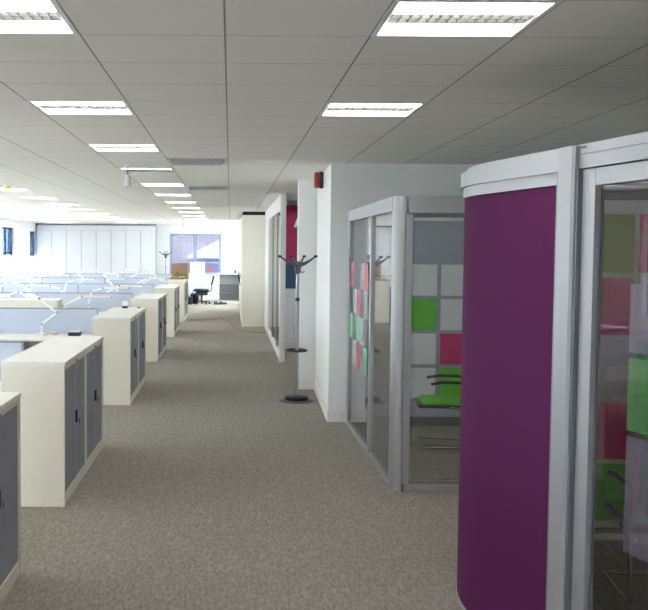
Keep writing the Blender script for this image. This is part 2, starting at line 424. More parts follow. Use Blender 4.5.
# ------------------------------------------------------------------ ceiling lights
def make_light(name='ceiling_light', lit=2):
    t = thing(name, '', 'ceiling light', (0,0,CEIL))
    w = GW/2-.004; d = GD/2-.004
    fr = MB(); fr.box(-w,w,-d,-d+.025,-.003,.02); fr.box(-w,w,d-.025,d,-.003,.02); fr.box(-w,-w+.02,-d+.025,d-.025,-.003,.02); fr.box(w-.02,w,-d+.025,d-.025,-.003,.02)
    fr.build('frame', 'fit_white', t)
    hs = MB(); hs.box(-w,w,-d,d,.115,.125); hs.box(-w,-w+.005,-d,d,.02,.115); hs.box(w-.005,w,-d,d,.02,.115); hs.box(-w+.005,w-.005,-d,-d+.005,.02,.115); hs.box(-w+.005,w-.005,d-.005,d,.02,.115)
    hs.build('housing', 'fit_white', t)
    def refl(s):
        mb = MB(); pts = [(.075, .01), (.09, .04), (.13, .065), (.19, .068), (.24, .045), (d-.026, .012)]
        prev = None
        for (y, z) in pts:
            a = mb.bm.verts.new((-w+.022, s*y, z)); b = mb.bm.verts.new((w-.022, s*y, z))
            if prev: mb.bm.faces.new((prev[0], prev[1], b, a))
            prev = (a, b)
        return mb
    refl(-1).build('reflector', 'fit_emit' if lit else 'fit_off', t, smooth=True)
    refl(1).build('reflector', 'fit_emit' if lit == 2 else 'fit_off', t, smooth=True)
    lv = MB()
    for y in (-.07, 0, .07): lv.box(-w+.03, w-.03, y-.003, y+.003, .002, .04)
    for k in range(15):
        x = -w+.03+(2*w-.06)*k/14; lv.box(x-.002, x+.002, -.07, .07, .003, .038)
    lv.build('louvre', 'louvre', t)
    for y in (-.035, .035): MB().tube([(-w+.04,y,.07),(w-.04,y,.07)], .013, 8).build('tube_lamp', 'tube_emit' if lit == 2 else 'fit_off', t, smooth=True)
    return t
L2 = make_light(); L1 = make_light(lit=1)
LN = {-2: 'along the aisle side', -6: 'over the middle desks', -10: 'along the window side'}
ordw = ['first','second','third','fourth','fifth','sixth','seventh','eighth','ninth','tenth','eleventh','twelfth','thirteenth','fourteenth','fifteenth']
used = set()
for (i, j) in sorted(lightcells):
    k = j//4
    x0, x1, y0, y1 = cell(i, j); c = ((x0+x1)/2, (y0+y1)/2, CEIL)
    off = (i == -2 and k in (3, 12))
    src = L1 if off else L2
    if i == 1:
        lab = 'lit ceiling light over the purple pod, cut by the top edge' if k == 0 else 'lit ceiling light above the walkway, behind the one over the purple pod'
        g = 'ceiling lights over the walkway by the pods'
    elif i == 3:
        lab = 'added unseen ceiling light in the side room behind the glass corridor wall, %s inward' % ordw[k-5]; g = 'added ceiling lights in the side room'
    else:
        if k < 0: lab = 'ceiling light %s, behind the viewer, %s' % (LN[i], 'closer one' if k == -1 else 'farther one')
        elif off and k == 3: lab = 'half-dark ceiling light above the hanging white sensor'
        elif off: lab = 'unlit ceiling light at the far end of the aisle, in front of the far window'
        else: lab = 'lit ceiling light %s, %s in its row from the viewer' % (LN[i], ordw[k])
        g = {-2: 'ceiling lights in the aisle row', -6: 'ceiling lights in the middle row', -10: 'ceiling lights in the window row'}[i]
    if k < -1 and i != -2 and False: continue
    if src.name not in used:
        used.add(src.name); src.location = c; src['label'] = lab; src['group'] = g
    else: dup(src, c, 0, lab, g)

# vents
def make_vent():
    t = thing('ceiling_vent', '', 'air vent', (0,0,CEIL))
    w = GW/2-.004; d = GD/2-.004
    fr = MB(); fr.box(-w,w,-d,-d+.04,-.006,.02); fr.box(-w,w,d-.1,d,-.006,.02); fr.box(-w,-w+.04,-d+.04,d-.1,-.006,.02); fr.box(w-.04,w,-d+.04,d-.1,-.006,.02)
    fr.build('frame', 'vent_white', t)
    MB().box(-w+.01,w-.01,-d+.01,d-.01,.07,.08).build('duct_opening', 'vent_dark', t)
    sl = MB()
    for q in range(22):
        x = -w+.055+(2*w-.11)*q/21
        sl.box(-.005,.005,-d+.04,d-.1,-.035,.018, Matrix.Translation((x,0,.0)) @ Matrix.Rotation(.5,4,'Y'))
    sl.build('slats', 'vent_white', t)
    return t
v = make_vent(); x0,x1,y0,y1 = cell(-1,10); v.location = ((x0+x1)/2,(y0+y1)/2,CEIL); v['label'] = 'nearer slatted air vent in the ceiling over the aisle'; v['group'] = 'ceiling vents over the aisle'
x0,x1,y0,y1 = cell(-1,17); dup(v, ((x0+x1)/2,(y0+y1)/2,CEIL), 0, 'farther slatted air vent in the ceiling over the aisle')

# hanging sensors
def make_pendant(L):
    t = thing('hanging_sensor', '', 'sensor', (0,0,CEIL))
    MB().lathe([(.03,-.02),(.035,0)],seg=16).build('ceiling_rose','fit_white',t)
    MB().tube([(0,0,-.02),(0,0,-L)],.008,8).build('rod','lamp_grey',t)
    MB().lathe([(.042,-L-.12),(.044,-L-.11),(.026,-L-.03),(.024,-L)],seg=20).build('housing','fit_white',t,smooth=True)
    return t
p1 = make_pendant(.10); p1.location = (-1.1,10.3,CEIL); p1['label'] = 'white cone sensor hanging below the half-dark ceiling light, nearer of two'; p1['group'] = 'hanging sensors'
p2 = make_pendant(.3); p2.location = (-1.25,25.4,CEIL); p2['label'] = 'white hanging sensor on a rod in front of the far window, farther of two'; p2['group'] = 'hanging sensors'

# yellow detectors
def make_det():
    t = thing('smoke_detector', '', 'smoke detector', (0,0,CEIL))
    MB().lathe([(.045,-.012),(.05,-.002),(.05,0)],seg=20).build('base','fit_white',t)
    MB().lathe([(.025,-.05),(.04,-.042),(.044,-.014),(.044,-.012)],seg=20).build('cover','yellow',t,smooth=True)
    return t
d0 = make_det(); d0.location = (-3.15,13.6,CEIL); d0['label'] = 'smoke detector in a yellow dust cover at the left edge of the ceiling'; d0['group'] = 'yellow-capped smoke detectors'
dup(d0, (-3.55,27.0,CEIL), 0, 'small yellow-capped smoke detector on the ceiling in front of the white storage wall')

# ------------------------------------------------------------------ tambour cupboards
def make_cup(shut='shutter', wx=.43, L=1.0, H=1.0):
    """front faces +X; origin at centre of the footprint's front edge"""
    t = thing('tambour_cupboard', '', 'cupboard')
    y0, y1 = -L/2+.001, L/2-.001
    c = MB()
    c.box(-wx,-wx+.015,y0+.018,y1-.018,.05,H-.028); c.box(-wx,0,y0,y0+.03,0,H-.028); c.box(-wx,0,y1-.03,y1,0,H-.028)
    c.box(-wx+.015,-.004,y0+.03,y1-.03,.0,.085); c.box(-wx+.015,-.003,y0+.03,y1-.03,H-.06,H-.028)
    c.build('body', 'cab_white', t, bevel=.0015)
    MB().rbox(-wx-.004,.006,y0-.0005,y1+.0005,H-.028,H,.003).build('top', 'cab_top', t)
    for s in (-1, 1):
        a, b = (y0+.03, -.012) if s < 0 else (.012, y1-.03)
        MB().box(-.022,-.01,a,b,.085,H-.06).build('shutter', shut, t)
    for s in (-1, 1): MB().rbox(-.024,-.004,s*.012-.009,s*.012+.009,.085,H-.06,.002).build('leading_edge', 'shutter_mid' if shut != 'shutter_dark' else shut, t)
    h = MB().rbox(-.004,.012,-.014,.014,.5,.59,.003).build('lock_plate', 'black_plastic', t)
    MB().tube([(.012,0,.53),(.03,0,.53)],.006,8).tube([(.026,0,.53),(.026,.0,.49)],.005,8).build('key', 'chrome', h)
    MB().rbox(-.02,.0105,.012,.02,H-.052,H-.036,.002).build('label_stud', 'lamp_grey', t)
    return t
cup = make_cup(); cupd = make_cup('shutter_dark')
CX = -1.128
banks = [3.14, 6.51, 10.85, 15.08, 19.45, 23.75]
bn = ['pair cut by the left edge', 'nearest fully visible pair', 'second fully visible pair', 'third fully visible pair', 'fourth fully visible pair', 'pair with yellow flowers']
first = True; firstd = True
for q, y in enumerate(banks):
    for u in (0, 1):
        dark = (q == 5 and u == 1) 
        which = 'nearer unit' if u == 0 else 'farther unit'
        if q == 5 and u == 1: lab = 'brown-shuttered cream cupboard under the cardboard box, last of the aisle row'
        else: lab = 'cream grey-shuttered cupboard by the aisle, %s of the %s' % (which, bn[q])
        loc = (CX, y+.5+u*1.0, 0)
        if dark: o = cupd; o.location = loc; o['label'] = lab; o['group'] = 'tambour cupboards along the aisle'
        elif first: first = False; cup.location = loc; cup['label'] = lab; cup['group'] = 'tambour cupboards along the aisle'
        else: dup(cup, loc, 0, lab, 'tambour cupboards along the aisle')
# row facing away, between the second and third desk groups
for q in range(4):
    dup(cup, (-3.12-q*1.0, 14.98, 0), PI/2, ['white-backed low cupboard among the desks, at the right end of its row', 'white-backed low cupboard among the desks, second from the right end of its row', 'white-backed low cupboard among the desks, third from the right end of its row', 'white-backed low cupboard among the desks, fourth from the right end of its row'][q],
        'low cupboards standing among the desks')

# ------------------------------------------------------------------ desks and screens
def make_desk():
    t = thing('desk', '', 'desk')     # 1.6 wide in x, .78 deep in y, origin centre
    MB().rbox(-.799,.799,-.39,.39,.705,.73,.003).build('desktop', 'desk_white', t)
    for s in (-1, 1):
        MB().rbox(s*.74-.025,s*.74+.025,-.36,.36,.66,.705,.003).rbox(s*.74-.02,s*.74+.02,-.34,-.29,0,.66,.003).rbox(s*.74-.02,s*.74+.02,.29,.34,0,.66,.003).build('leg', 'lamp_grey', t)
    MB().box(-.72,.72,-.015,.015,.66,.70).build('crossbeam', 'lamp_grey', t)
    return t
def make_screen():
    t = thing('desk_screen', '', 'desk screen')
    MB().box(-.795,.795,-.014,.014,.45,1.03).build('panel', 'screen_blue', t)
    MB().rbox(-.799,.799,-.017,.017,1.03,1.045,.002).rbox(-.799,-.79,-.016,.016,.45,1.03,.001).rbox(.79,.799,-.016,.016,.45,1.03,.001).build('trim', 'screen_trim', t)
    for s in (-.5, .5): MB().box(s-.02,s+.02,-.02,.02,0,.46).box(s-.04,s+.04,-.028,.028,0,.02).build('foot', 'lamp_grey', t)
    return t
desk = make_desk(); screen = make_screen(); fd = fs = True
rowname = ['nearest', 'second', 'third', 'fourth', 'fifth', 'sixth']
posname = ['by the cupboards', 'mid run', 'window end']
clusters = []
for q, y in enumerate([7.55, 11.85, 16.1, 20.45, 24.75, 29.1]):
    clusters.append(y)
    for s in range(3):
        x = -1.6-.83-s*1.61
        lab = 'pale blue desk screen with grey top trim, %s row, %s' % (rowname[q], posname[s])
        if fs: fs = False; screen.location = (x,y,0); screen['label'] = lab; screen['group'] = 'blue desk screens'
        else: dup(screen, (x,y,0), 0, lab, 'blue desk screens')
        for sd in (-1, 1):
            lab = 'white desk on the %s side of the %s screen row, %s' % ('near' if sd < 0 else 'far', rowname[q], posname[s])
            if fd: fd = False; desk.location = (x,y+sd*.42,0); desk['label'] = lab; desk['group'] = 'bench desks'
            else: dup(desk, (x,y+sd*.42,0), 0, lab, 'bench desks')

# ------------------------------------------------------------------ articulated desk lamps
def make_lamp(poly, head, hr):
    """poly: joints (u, z) above the desk; head: (length, tilt) of the long flat head; plane = local XZ"""
    t = thing('desk_lamp', '', 'desk lamp')
    MB().lathe([(.075,0),(.078,.008),(.07,.018),(.02,.024),(.016,.05)],seg=24).build('base', 'lamp_white', t, smooth=True)
    P = [Vector((u,0,z)) for u, z in poly]
    MB().tube([P[0], P[1]], .012, 10).build('post', 'lamp_white', t, smooth=True)
    for a in range(1, len(P)-1):
        d = (P[a+1]-P[a]).normalized(); mx = Matrix.Translation(P[a]) @ Vector((1,0,0)).rotation_difference(d).to_matrix().to_4x4()
        L = (P[a+1]-P[a]).length
        MB().rbox(0, L, -.016,.016,-.014,.014,.004, mx=mx).build('arm', 'lamp_white', t)
        MB().tube([P[a]+Vector((0,-.022,0)), P[a]+Vector((0,.022,0))], .013, 12).build('joint', 'lamp_grey', t, smooth=True)
    e = P[-1]; L, tilt = head
    MB().tube([e+Vector((0,-.022,0)), e+Vector((0,.022,0))], .015, 12).build('joint', 'lamp_grey', t, smooth=True)
    mx = Matrix.Translation(e) @ Matrix.Rotation(hr,4,'Z') @ Matrix.Rotation(tilt,4,'Y')
    hd = MB().rbox(.02, L, -.035,.035,-.012,.018,.008, mx=mx).build('head', 'lamp_white', t, smooth=True)
    MB().rbox(.05, L-.03, -.026,.026,-.016,-.012,.001, mx=mx).build('diffuser', 'lamp_grey', hd)
    MB().rbox(L-.006, L+.012, -.03,.03,-.011,.017,.004, mx=mx).build('end_cap', 'lamp_grey', hd)
    return t
poses = [([(0,.02),(0,.13),(.18,.27),(-.03,.44)], (.34,-.1), 2.2),
         ([(0,.02),(0,.10),(-.14,.30),(.10,.42)], (.40,.05), 0.3),
         ([(0,.02),(0,.14),(-.10,.26),(-.26,.42)], (.40,.0), .15),
         ([(0,.02),(0,.10),(.16,.24),(.34,.34)], (.36,.35), 0.0),
         ([(0,.02),(0,.12),(.05,.34),(.24,.40)], (.42,.0), 0.0)]
lamps = [make_lamp(*p) for p in poses]
lampused = set()
def put_lamp(pi, x, y, rz, lab):
    o = lamps[pi]
    if pi in lampused: dup(o, (x,y,.731), rz, lab, 'desk lamps')
    else: lampused.add(pi); o.location = (x,y,.731); o.rotation_euler = (0,0,rz); o['label'] = lab; o['group'] = 'desk lamps'
put_lamp(0, -2.28, 11.62, 0, 'white zigzag desk lamp before the second blue screen, closest to the viewer')
LP = [(1,12.6,-2.05,.2),(2,12.5,-3.0,0),(4,15.9,-2.35,.1),(3,15.6,-3.1,PI),(2,15.6,-4.2,.2),
      (1,16.45,-2.0,0),(4,16.75,-2.9,PI),(0,16.6,-3.6,0),(2,20.2,-2.35,0),(4,20.2,-3.5,0),(0,20.2,-4.3,0),(3,20.2,-5.0,.2),(1,20.9,-1.9,.1),(4,20.9,-4.0,PI),
      (3,24.4,-2.3,0),(2,24.5,-3.0,.1),(0,24.5,-3.9,0),(4,24.5,-4.9,0),(1,25.1,-2.5,0),(4,25.1,-4.4,PI),(2,25.1,-5.6,0),
      (0,28.8,-2.4,0),(4,28.8,-3.4,0),(1,28.8,-4.4,0),(3,28.8,-5.5,0),(2,29.5,-3.0,0),(4,29.5,-5.0,0)]
cnt = {}
for (pi, y, x, rz) in LP:
    row = min(range(6), key=lambda k: abs(clusters[k]-y)); side = 'near' if y < clusters[row] else 'far'
    key = (row, side); cnt[key] = cnt.get(key, 0)
rows_ = {}
for e in LP:
    row = min(range(6), key=lambda k: abs(clusters[k]-e[1])); side = 'near' if e[1] < clusters[row] else 'far'
    rows_.setdefault((row, side), []).append(e)
for (row, side), es in rows_.items():
    es.sort(key=lambda e: -e[2])
    for k, (pi, y, x, rz) in enumerate(es):
        put_lamp(pi, x, y, rz, 'white desk lamp, %s side of the %s screen row, %s from the aisle' % (side, rowname[row], ordw[k]))

# small things on desks and cupboards
t = thing('desk_tray', 'small black tray with papers on the desk behind the first full cupboard pair', 'tray', (-1.87,11.55,.731))
MB().rbox(-.07,.07,-.08,.08,0,.045,.004).build('tray_body','black_plastic',t); MB().box(-.064,.064,-.076,.076,.0455,.052).build('papers','lamp_white',t)
tag(MB().sphere((0,0,.03),.035,2,(1.4,1,.7)).build('pink_pouch','pale_pink',smooth=True), 'small pale pink pouch on the desk by the nearest zigzag lamp', 'pouch').location = (-2.10,11.5,.735)
t = thing('tape_dispenser', 'white and dark tape dispenser on top of the second full cupboard pair', 'tape dispenser', (-1.38,12.6,1.001))
MB().rbox(-.035,.035,-.03,.03,0,.03,.006).build('stand','black_plastic',t)
MB().lathe([(.03,-.02),(.042,-.018),(.042,.018),(.03,.02)],(0,0,.058),24,Matrix.Rotation(PI/2,4,'X')).build('roll','lamp_white',t,smooth=True)
o = tag(MB().rbox(-.02,.02,-.012,.012,0,.02,.004).build('eraser','teal'), 'tiny teal eraser on top of the second full cupboard pair', 'eraser'); o.location = (-1.2,12.6,1.001)

# cardboard box
cb = thing('cardboard_box', 'brown cardboard box with dark script on top of the farthest aisle cupboard', 'box', (-1.33,25.5,1.001))
MB().rbox(-.215,.215,-.17,.17,0,.42,.004).build('carton','card',cb)
MB().box(-.03,.03,-.1715,-.17,.30,.42).build('parcel_tape','card',cb)
sc = MB()
pts = [(-.15,.12),(-.11,.13),(-.07,.22),(-.06,.2),(-.08,.12),(-.055,.11),(-.035,.16),(-.02,.15),(-.03,.11),(-.005,.11),(.01,.16),(.02,.12),(.035,.16),(.055,.16),(.05,.11),(.075,.11),(.09,.16),(.10,.11),(.13,.12),(.16,.13)]
sc.tube([(x,-.171,z-.01) for x, z in pts], .008, 6); sc.build('script_lettering','ink',cb)
# flowers
fl = thing('flower_tray', 'low tray of yellow flowers with a pink bloom on the last cupboards before the box', 'flowers', (-1.34,24.15,1.001))
MB().rbox(-.2,.2,-.07,.07,0,.03,.01).build('tray','pot',fl)
lf = MB(); ye = MB()
for k in range(60):
    x = random.uniform(-.19,.19); y = random.uniform(-.06,.06); z = random.uniform(.03,.07)
    lf.sphere((x,y,z), .016, 1, (1,1,.6))
for k in range(20):
    x = random.uniform(-.19,.19); y = random.uniform(-.06,.06); z = random.uniform(.07,.11)
    ye.lathe([(.006,-.01),(.022,0),(.026,.006),(.01,.004)],(x,y,z),7)
lf.build('leaves','leaf',fl); ye.build('yellow_flowers','yellow',fl); MB().lathe([(.006,-.01),(.022,0),(.026,.008),(.01,.006)],(-.05,-.075,.05),8).build('pink_bloom','pink',fl)

# ------------------------------------------------------------------ tall storage cupboards
def make_tall(w, d, h, doors=2, hand=True, m='cab_white'):
    """front faces -Y, width along x, origin at centre bottom"""
    t = thing('tall_cupboard', '', 'cupboard')
    b = MB(); b.box(-w/2+.001,w/2-.001,-d/2+.02,d/2,0,h); b.build('body', 'store_gap' if m == 'store_white' else m, t)
    for k in range(doors):
        a = -w/2+.008+k*w/doors; e = -w/2-.008+(k+1)*w/doors
        dr = MB().rbox(a,e,-d/2,-d/2+.019,.08,h-.17,.002).build('door', m, t)
        if hand:
            xx = e-.05 if k % 2 == 0 else a+.05
            MB().tube([(xx,-d/2,.95),(xx,-d/2-.035,.96),(xx,-d/2-.035,1.14),(xx,-d/2,1.15)],.006,8).build('handle', 'black_plastic', dr)
    MB().rbox(-w/2+.003,w/2-.003,-d/2,-d/2+.019,h-.164,h-.003,.002).build('top_panel', m, t)
    return t
tw = (6.74-2.60)/4
tl = make_tall(tw, .5, 2.60, 2, False, 'store_white'); x = -6.74
names = ['leftmost of four','second from the left','third from the left','next to the far window']
for k in range(4):
    loc = (x+tw*(k+.5), 33.7, 0); lab = 'full-height white storage cupboard on the far wall, %s' % names[k]
    if k == 0: tl.location = loc; tl['label'] = lab; tl['group'] = 'far storage wall'
    else: dup(tl, loc, 0, lab, 'far storage wall')
tc_ = make_tall(1.0, .56, 2.585, 2, True)
for k in range(6):
    loc = (.263+.28+.003, 22.25+.5+k*1.0, 0); lab = 'tall cream storage cupboard on the right of the aisle end, %s from the viewer' % ordw[k]
    if k == 0: tc_.location = loc; tc_.rotation_euler = (0,0,-PI/2); tc_['label'] = lab; tc_['group'] = 'tall cream cupboards facing the aisle'
    else: dup(tc_, loc, -PI/2, lab, 'tall cream cupboards facing the aisle')
# dark box paints the shade in the gap above the tall cream cupboards
struct('gap_shade_fill', MB().box(.29,.83,22.27,28.25,2.59,CEIL-.002), 'gap_shade')
struct('trim_2', MB().box(-6.64,-2.61,33.5,33.98,2.603,CEIL-.002), 'store_gap')

# open bookcase at the far end
bc = thing('bookcase', 'low open grey-backed bookcase under the far end wall', 'bookcase', (-.035,32.2,0))
b = MB(); b.box(-.35,-.33,-.2,.2,0,.97); b.box(.33,.35,-.2,.2,0,.97); b.box(-.33,.33,-.2,.2,0,.08); b.build('body','cab_white',bc)
MB().rbox(-.355,.355,-.205,.2,.97,1.0,.003).build('top','cab_top',bc)
MB().box(-.33,.33,.18,.199,.08,.97).build('back_panel','shelf_grey',bc)
for z in (.33, .63): MB().box(-.329,.329,-.19,.18,z,z+.02).build('shelf','shelf_dark',bc)
o = tag(MB().lathe([(.03,0),(.032,.005),(.04,.1),(.036,.1),(.03,.01)],seg=18).build('desk_tidy','black_plastic',smooth=True), 'dark cup on top of the far open bookcase', 'cup'); o.location = (.17,32.15,1.001)
o = tag(MB().lathe([(.03,0),(.032,.01),(.015,.05),(.012,.12),(.03,.14),(.01,.15)],seg=18).build('ornament','lamp_white',smooth=True), 'small white ornament on the left of the far bookcase top', 'ornament'); o.location = (-.25,32.15,1.001)
o = tag(MB().rbox(-.07,.07,-.03,.03,0,.025,.006).build('stapler','black_plastic'), 'flat dark stapler in the middle of the far bookcase top', 'stapler'); o.location = (-.03,32.15,1.001)

# white cupboard, black office chair, bags
wc = thing('storage_cabinet', 'plain white cabinet standing behind the black office chair', 'cabinet', (-1.14,33.2,0))
MB().rbox(-.25,.25,-.2,.22,0,1.36,.004).build('body','store_white',wc)
for s in (-1,1):
    dr = MB().rbox(min(s*.003,s*.245),max(s*.003,s*.245),-.218,-.2,.05,1.33,.003).build('door','store_white',wc)
    MB().rbox(s*.03-.005,s*.03+.005,-.232,-.218,.7,.8,.002).build('handle','lamp_grey',dr)
oc = thing('office_chair', 'black upholstered office chair facing left near the far window', 'chair', (-.93,31.4,0), 0)
for k in range(5):
    a = 2*PI*k/5+.3; lg = MB().tube([(0,0,.1),(.27*math.cos(a),.27*math.sin(a),.075)],[.025,.015],8).build('leg','black_plastic',oc)
    MB().tube([(.27*math.cos(a)-.0,.27*math.sin(a)-.02,.031),(.27*math.cos(a),.27*math.sin(a)+.02,.031)],.03,14).build('castor','black_plastic',lg)
MB().tube([(0,0,.08),(0,0,.4)],.03,12).build('column','black_plastic',oc)
MB().rbox(-.26,.24,-.24,.24,.42,.50,.035,3).build('seat','chair_fabric',oc,smooth=True)
mb = MB().tube([(.1,0,.41),(.28,0,.42),(.33,0,.5),(.33,0,.68)],.018,8); mb.build('back_stem','black_plastic',oc)
MB().rbox(-.03,.03,-.21,.21,-.15,.15,.028,3,mx=Matrix.Translation((.36,0,.78)) @ Matrix.Rotation(.25,4,'Y')).build('backrest','chair_fabric',oc,smooth=True)
MB().rbox(-.2,.2,-.2,.2,.3,.41,.03).build('seat_mechanism','black_plastic',oc)
for q, (x, y, sc_, lab) in enumerate([(-1.42,31.3,(.2,.16,.15),'dark blue holdall on the floor left of the black office chair, leftmost bag'),(-1.18,31.9,(.14,.14,.2),'taller dark bag on the floor between the holdall and the black office chair')]):
    t = thing('bag', lab, 'bag', (x,y,0), 0, 'dark bags by the office chair')
    MB().rbox(-sc_[0],sc_[0],-sc_[1],sc_[1],0,sc_[2]*1.7,.06,3).build('bag_body','bag',t,smooth=True)
    MB().tube([(-.08,0,sc_[2]*1.6),(-.05,0,sc_[2]*2+.04),(.05,0,sc_[2]*2+.04),(.08,0,sc_[2]*1.6)],.01,8).build('bag_handle','bag',t)
for q, (dx, dy) in enumerate(((0,0),(.13,.05))):
    t = thing('shoe', 'dark shoe on the floor right of the office chair, %s of the pair' % ('left' if q == 0 else 'right'), 'shoe', (-.40+dx*1.3,31.3+dy*3,0), .3, 'pair of dark shoes')
    MB().rbox(-.13,.13,-.045,.045,0,.025,.01).build('sole','black_plastic',t)
    MB().rbox(-.125,.125,-.04,.04,.025,.06,.015,3).rbox(-.125,-.02,-.038,.038,.05,.1,.015,3).build('upper','hub_grey',t,smooth=True)
tag(MB().tube([(-1.05,24.2,.006),(-.7,24.4,.006),(-.3,24.9,.006),(-.05,24.0,.006),(.05,22.6,.006),(.16,21.4,.006),(.3,20.9,.006),(.5,20.7,.006),(.78,20.6,.006)],.004,8).build('floor_cable','cable',smooth=True), 'thin dark cable curving over the far carpet', 'cable')

# ------------------------------------------------------------------ coat stands
def make_stand():
    t = thing('coat_stand', '', 'coat stand')
    MB().lathe([(.205,0),(.208,.006),(.2,.012),(.05,.03),(.02,.032)],seg=40).build('base_disc','hub_grey',t,smooth=True)
    MB().lathe([(.135,.018),(.14,.03),(.135,.058),(.11,.068),(.03,.072)],seg=36).build('base_dome','black_plastic',t,smooth=True)
    MB().tube([(0,0,.06),(0,0,1.2)],.021,16).build('lower_pole','pole_grey',t,smooth=True)
    MB().tube([(0,0,1.2),(0,0,1.6)],.019,16).build('upper_pole','pole_grey',t,smooth=True)
    MB().lathe([(.024,1.18),(.026,1.185),(.026,1.215),(.024,1.22)],seg=18).build('joint_collar','black_plastic',t,smooth=True)
    rg = MB(); n_=36
    ringpts = [(.115*math.cos(2*PI*k/n_),.115*math.sin(2*PI*k/n_),.60) for k in range(n_)]
    rg.tube(ringpts+[ringpts[0]], .013, 8, cap=False)
    for k in range(3):
        a = 2*PI*k/3; rg.tube([(0.02*math.cos(a),.02*math.sin(a),.60),(.115*math.cos(a),.115*math.sin(a),.60)],.008,8)
    rg.build('umbrella_ring','black_plastic',t,smooth=True)
    MB().lathe([(.022,1.50),(.034,1.51),(.042,1.57),(.046,1.63),(.03,1.645)],seg=20).build('hub','hub_grey',t,smooth=True)
    for k in range(4):
        a = PI/4+PI/2*k if False else [0.05, 1.13, PI+.05, PI+1.13][k]
        c, s = math.cos(a), math.sin(a)
        am = MB().tube([(.03*c,.03*s,1.605),(.09*c,.09*s,1.625),(.15*c,.15*s,1.66),(.205*c,.205*s,1.70)],[.028,.02,.013,.009],10).build('arm','hub_grey',t,smooth=True)
        MB().sphere((.21*c,.21*s,1.705),.021,2,(1.2,1.2,.75)).build('arm_knob','black_plastic',am,smooth=True)
        MB().tube([(.03*c,.03*s,1.53),(.06*c,.06*s,1.515),(.08*c,.08*s,1.53)],[.007,.006,.005],8).build('hook','hub_grey',t,smooth=True)
    return t
cs = make_stand(); cs.location = (.79,11.25,0); cs['label'] = 'grey coat stand with black hub and ring, beside the white wall corner'; cs['group'] = 'coat stands'
dup(cs, (-2.12,31.6,0), .3, 'far coat stand left of the far window, behind the desks')

# fire alarm
fa = thing('fire_alarm', 'red and black fire alarm sounder high on the white wall corner', 'fire alarm', (1.03,10.75,2.555))
MB().rbox(-.045,-.001,-.05,.05,-.09,.09,.008).build('backplate','black_plastic',fa)
MB().rbox(-.10,-.045,-.06,.045,-.085,.085,.014,3).build('sounder','red_plastic',fa,smooth=True)
MB().rbox(-.05,-.01,.01,.05,.09,.12,.005).build('beacon','lamp_white',fa)

# ------------------------------------------------------------------ glazed square pod
PH = 2.175
pod = thing('glass_meeting_pod', 'square glazed meeting pod with aluminium frame and coloured squares inside, behind the purple pod', 'meeting pod', (1.195,7.0,0))
W, D = 3.0, 2.72
bar = MB().wallstrip([(.07,0),(W,0)],0,.055,-.03,.0) 
# local: x 0..W, y 0..D; outer faces at x=0 and y=0
fr = MB(); fr.rbox(.10,W,.005,.06,.0,.05,.004).build('front_bottom_rail','alu',pod)
MB().rbox(.136,W,.012,.05,.05,.085,.004).build('front_glazing_bead','chrome',pod)
MB().rbox(.10,W,-.004,.07,PH-.125,PH,.004).rbox(.1,W,-.008,.0,PH-.03,PH-.022,.001).build('front_top_beam','alu',pod)
MB().rbox(.136,W,.015,.05,PH-.185,PH-.155,.004).build('front_glazing_bead','chrome',pod)
MB().rbox(.005,.06,.12,D,0,.05,.004).build('side_bottom_rail','alu',pod)
MB().rbox(-.004,.07,.11,D,PH-.11,PH,.004).rbox(-.008,.0,.11,D,PH-.065,PH-.06,.001).build('side_top_beam','alu',pod)
# rounded corner post
arc = [(.07,0.0)]+[(.07-.07*math.sin(a),.07-.07*math.cos(a)) for a in [PI/2*k/10 for k in range(1,10)]]+[(0,.09),(.05,.09),(.075,.05),(.075,0)]
MB().prism(arc,0,PH-.001).build('corner_post','alu',pod,smooth=True)
MB().rbox(.08,.135,.004,.05,.05,PH-.13,.004).build('front_stile','alu',pod)
MB().rbox(.0,.05,1.17,1.235,.0,PH-.11,.004).build('side_mullion','alu',pod)
MB().rbox(.0,.05,D-.05,D,.0,PH-.11,.004).build('side_mullion','alu',pod)
MB().rbox(.006,.045,.12,.155,.05,PH-.11,.003).build('side_stile','alu',pod)
MB().box(.135,W,.025,.033,.085,PH-.185).build('front_glass','glass_pod',pod)
MB().box(.02,.028,.155,1.17,.05,PH-.11).build('side_glass','glass_pod',pod)
MB().box(.02,.028,1.235,D-.05,.05,PH-.11).build('side_glass','glass_pod',pod)
MB().box(.0,W,D,D+.05,0,PH).build('back_wall','panel_lilac',pod)
MB().box(.06,W-.05,D-.03,D-.001,0,.09).build('skirting_rail','alu_dark',pod)
MB().box(W-.05,W,.06,D-.03,0,PH).build('end_wall','panel_lilac',pod)
cols = {(0,1): 'sq_green', (1,2): 'sq_magenta', (1,3): 'sq_green_sunlit', (3,1): 'sq_green', (2,0): 'sq_magenta', (4,2): 'sq_green_sunlit', (3,3): 'sq_magenta', (5,1): 'sq_magenta', (5,3): 'sq_green'}
bx = (404-232)/960*9.7-1.195; bx = .575
for c in range(7):
    for r_ in range(4):
        x0 = bx+c*.365; z1 = 1.64-r_*.35
        MB().rbox(x0,x0+.325,D-.012,D-.001,z1-.315,z1,.002).build('coloured_square', cols.get((c,r_),'sq_pale'), pod)
# films on the side glass: y measured from the far end
def film(y0, z0, m):
    MB().box(.0175,.0195,y0,y0+.235,z0,z0+.24).build('film_square', m, pod)
ys = [D-.05-.245*(k+1) for k in range(5)]
pat = {(0,0):'film_red',(4,0):'film_red',(2,1):'film_red',(0,2):'film_green',(2,2):'film_green',(2,3):'film_red',(4,3):'film_green',(1,1):'film_pale',(3,2):'film_pale',(1,3):'film_pale',(3,0):'film_pale',(4,1):'film_pale'}
for (a, b_), m in pat.items(): film(ys[a]+.003, 1.42-.253*b_, m)

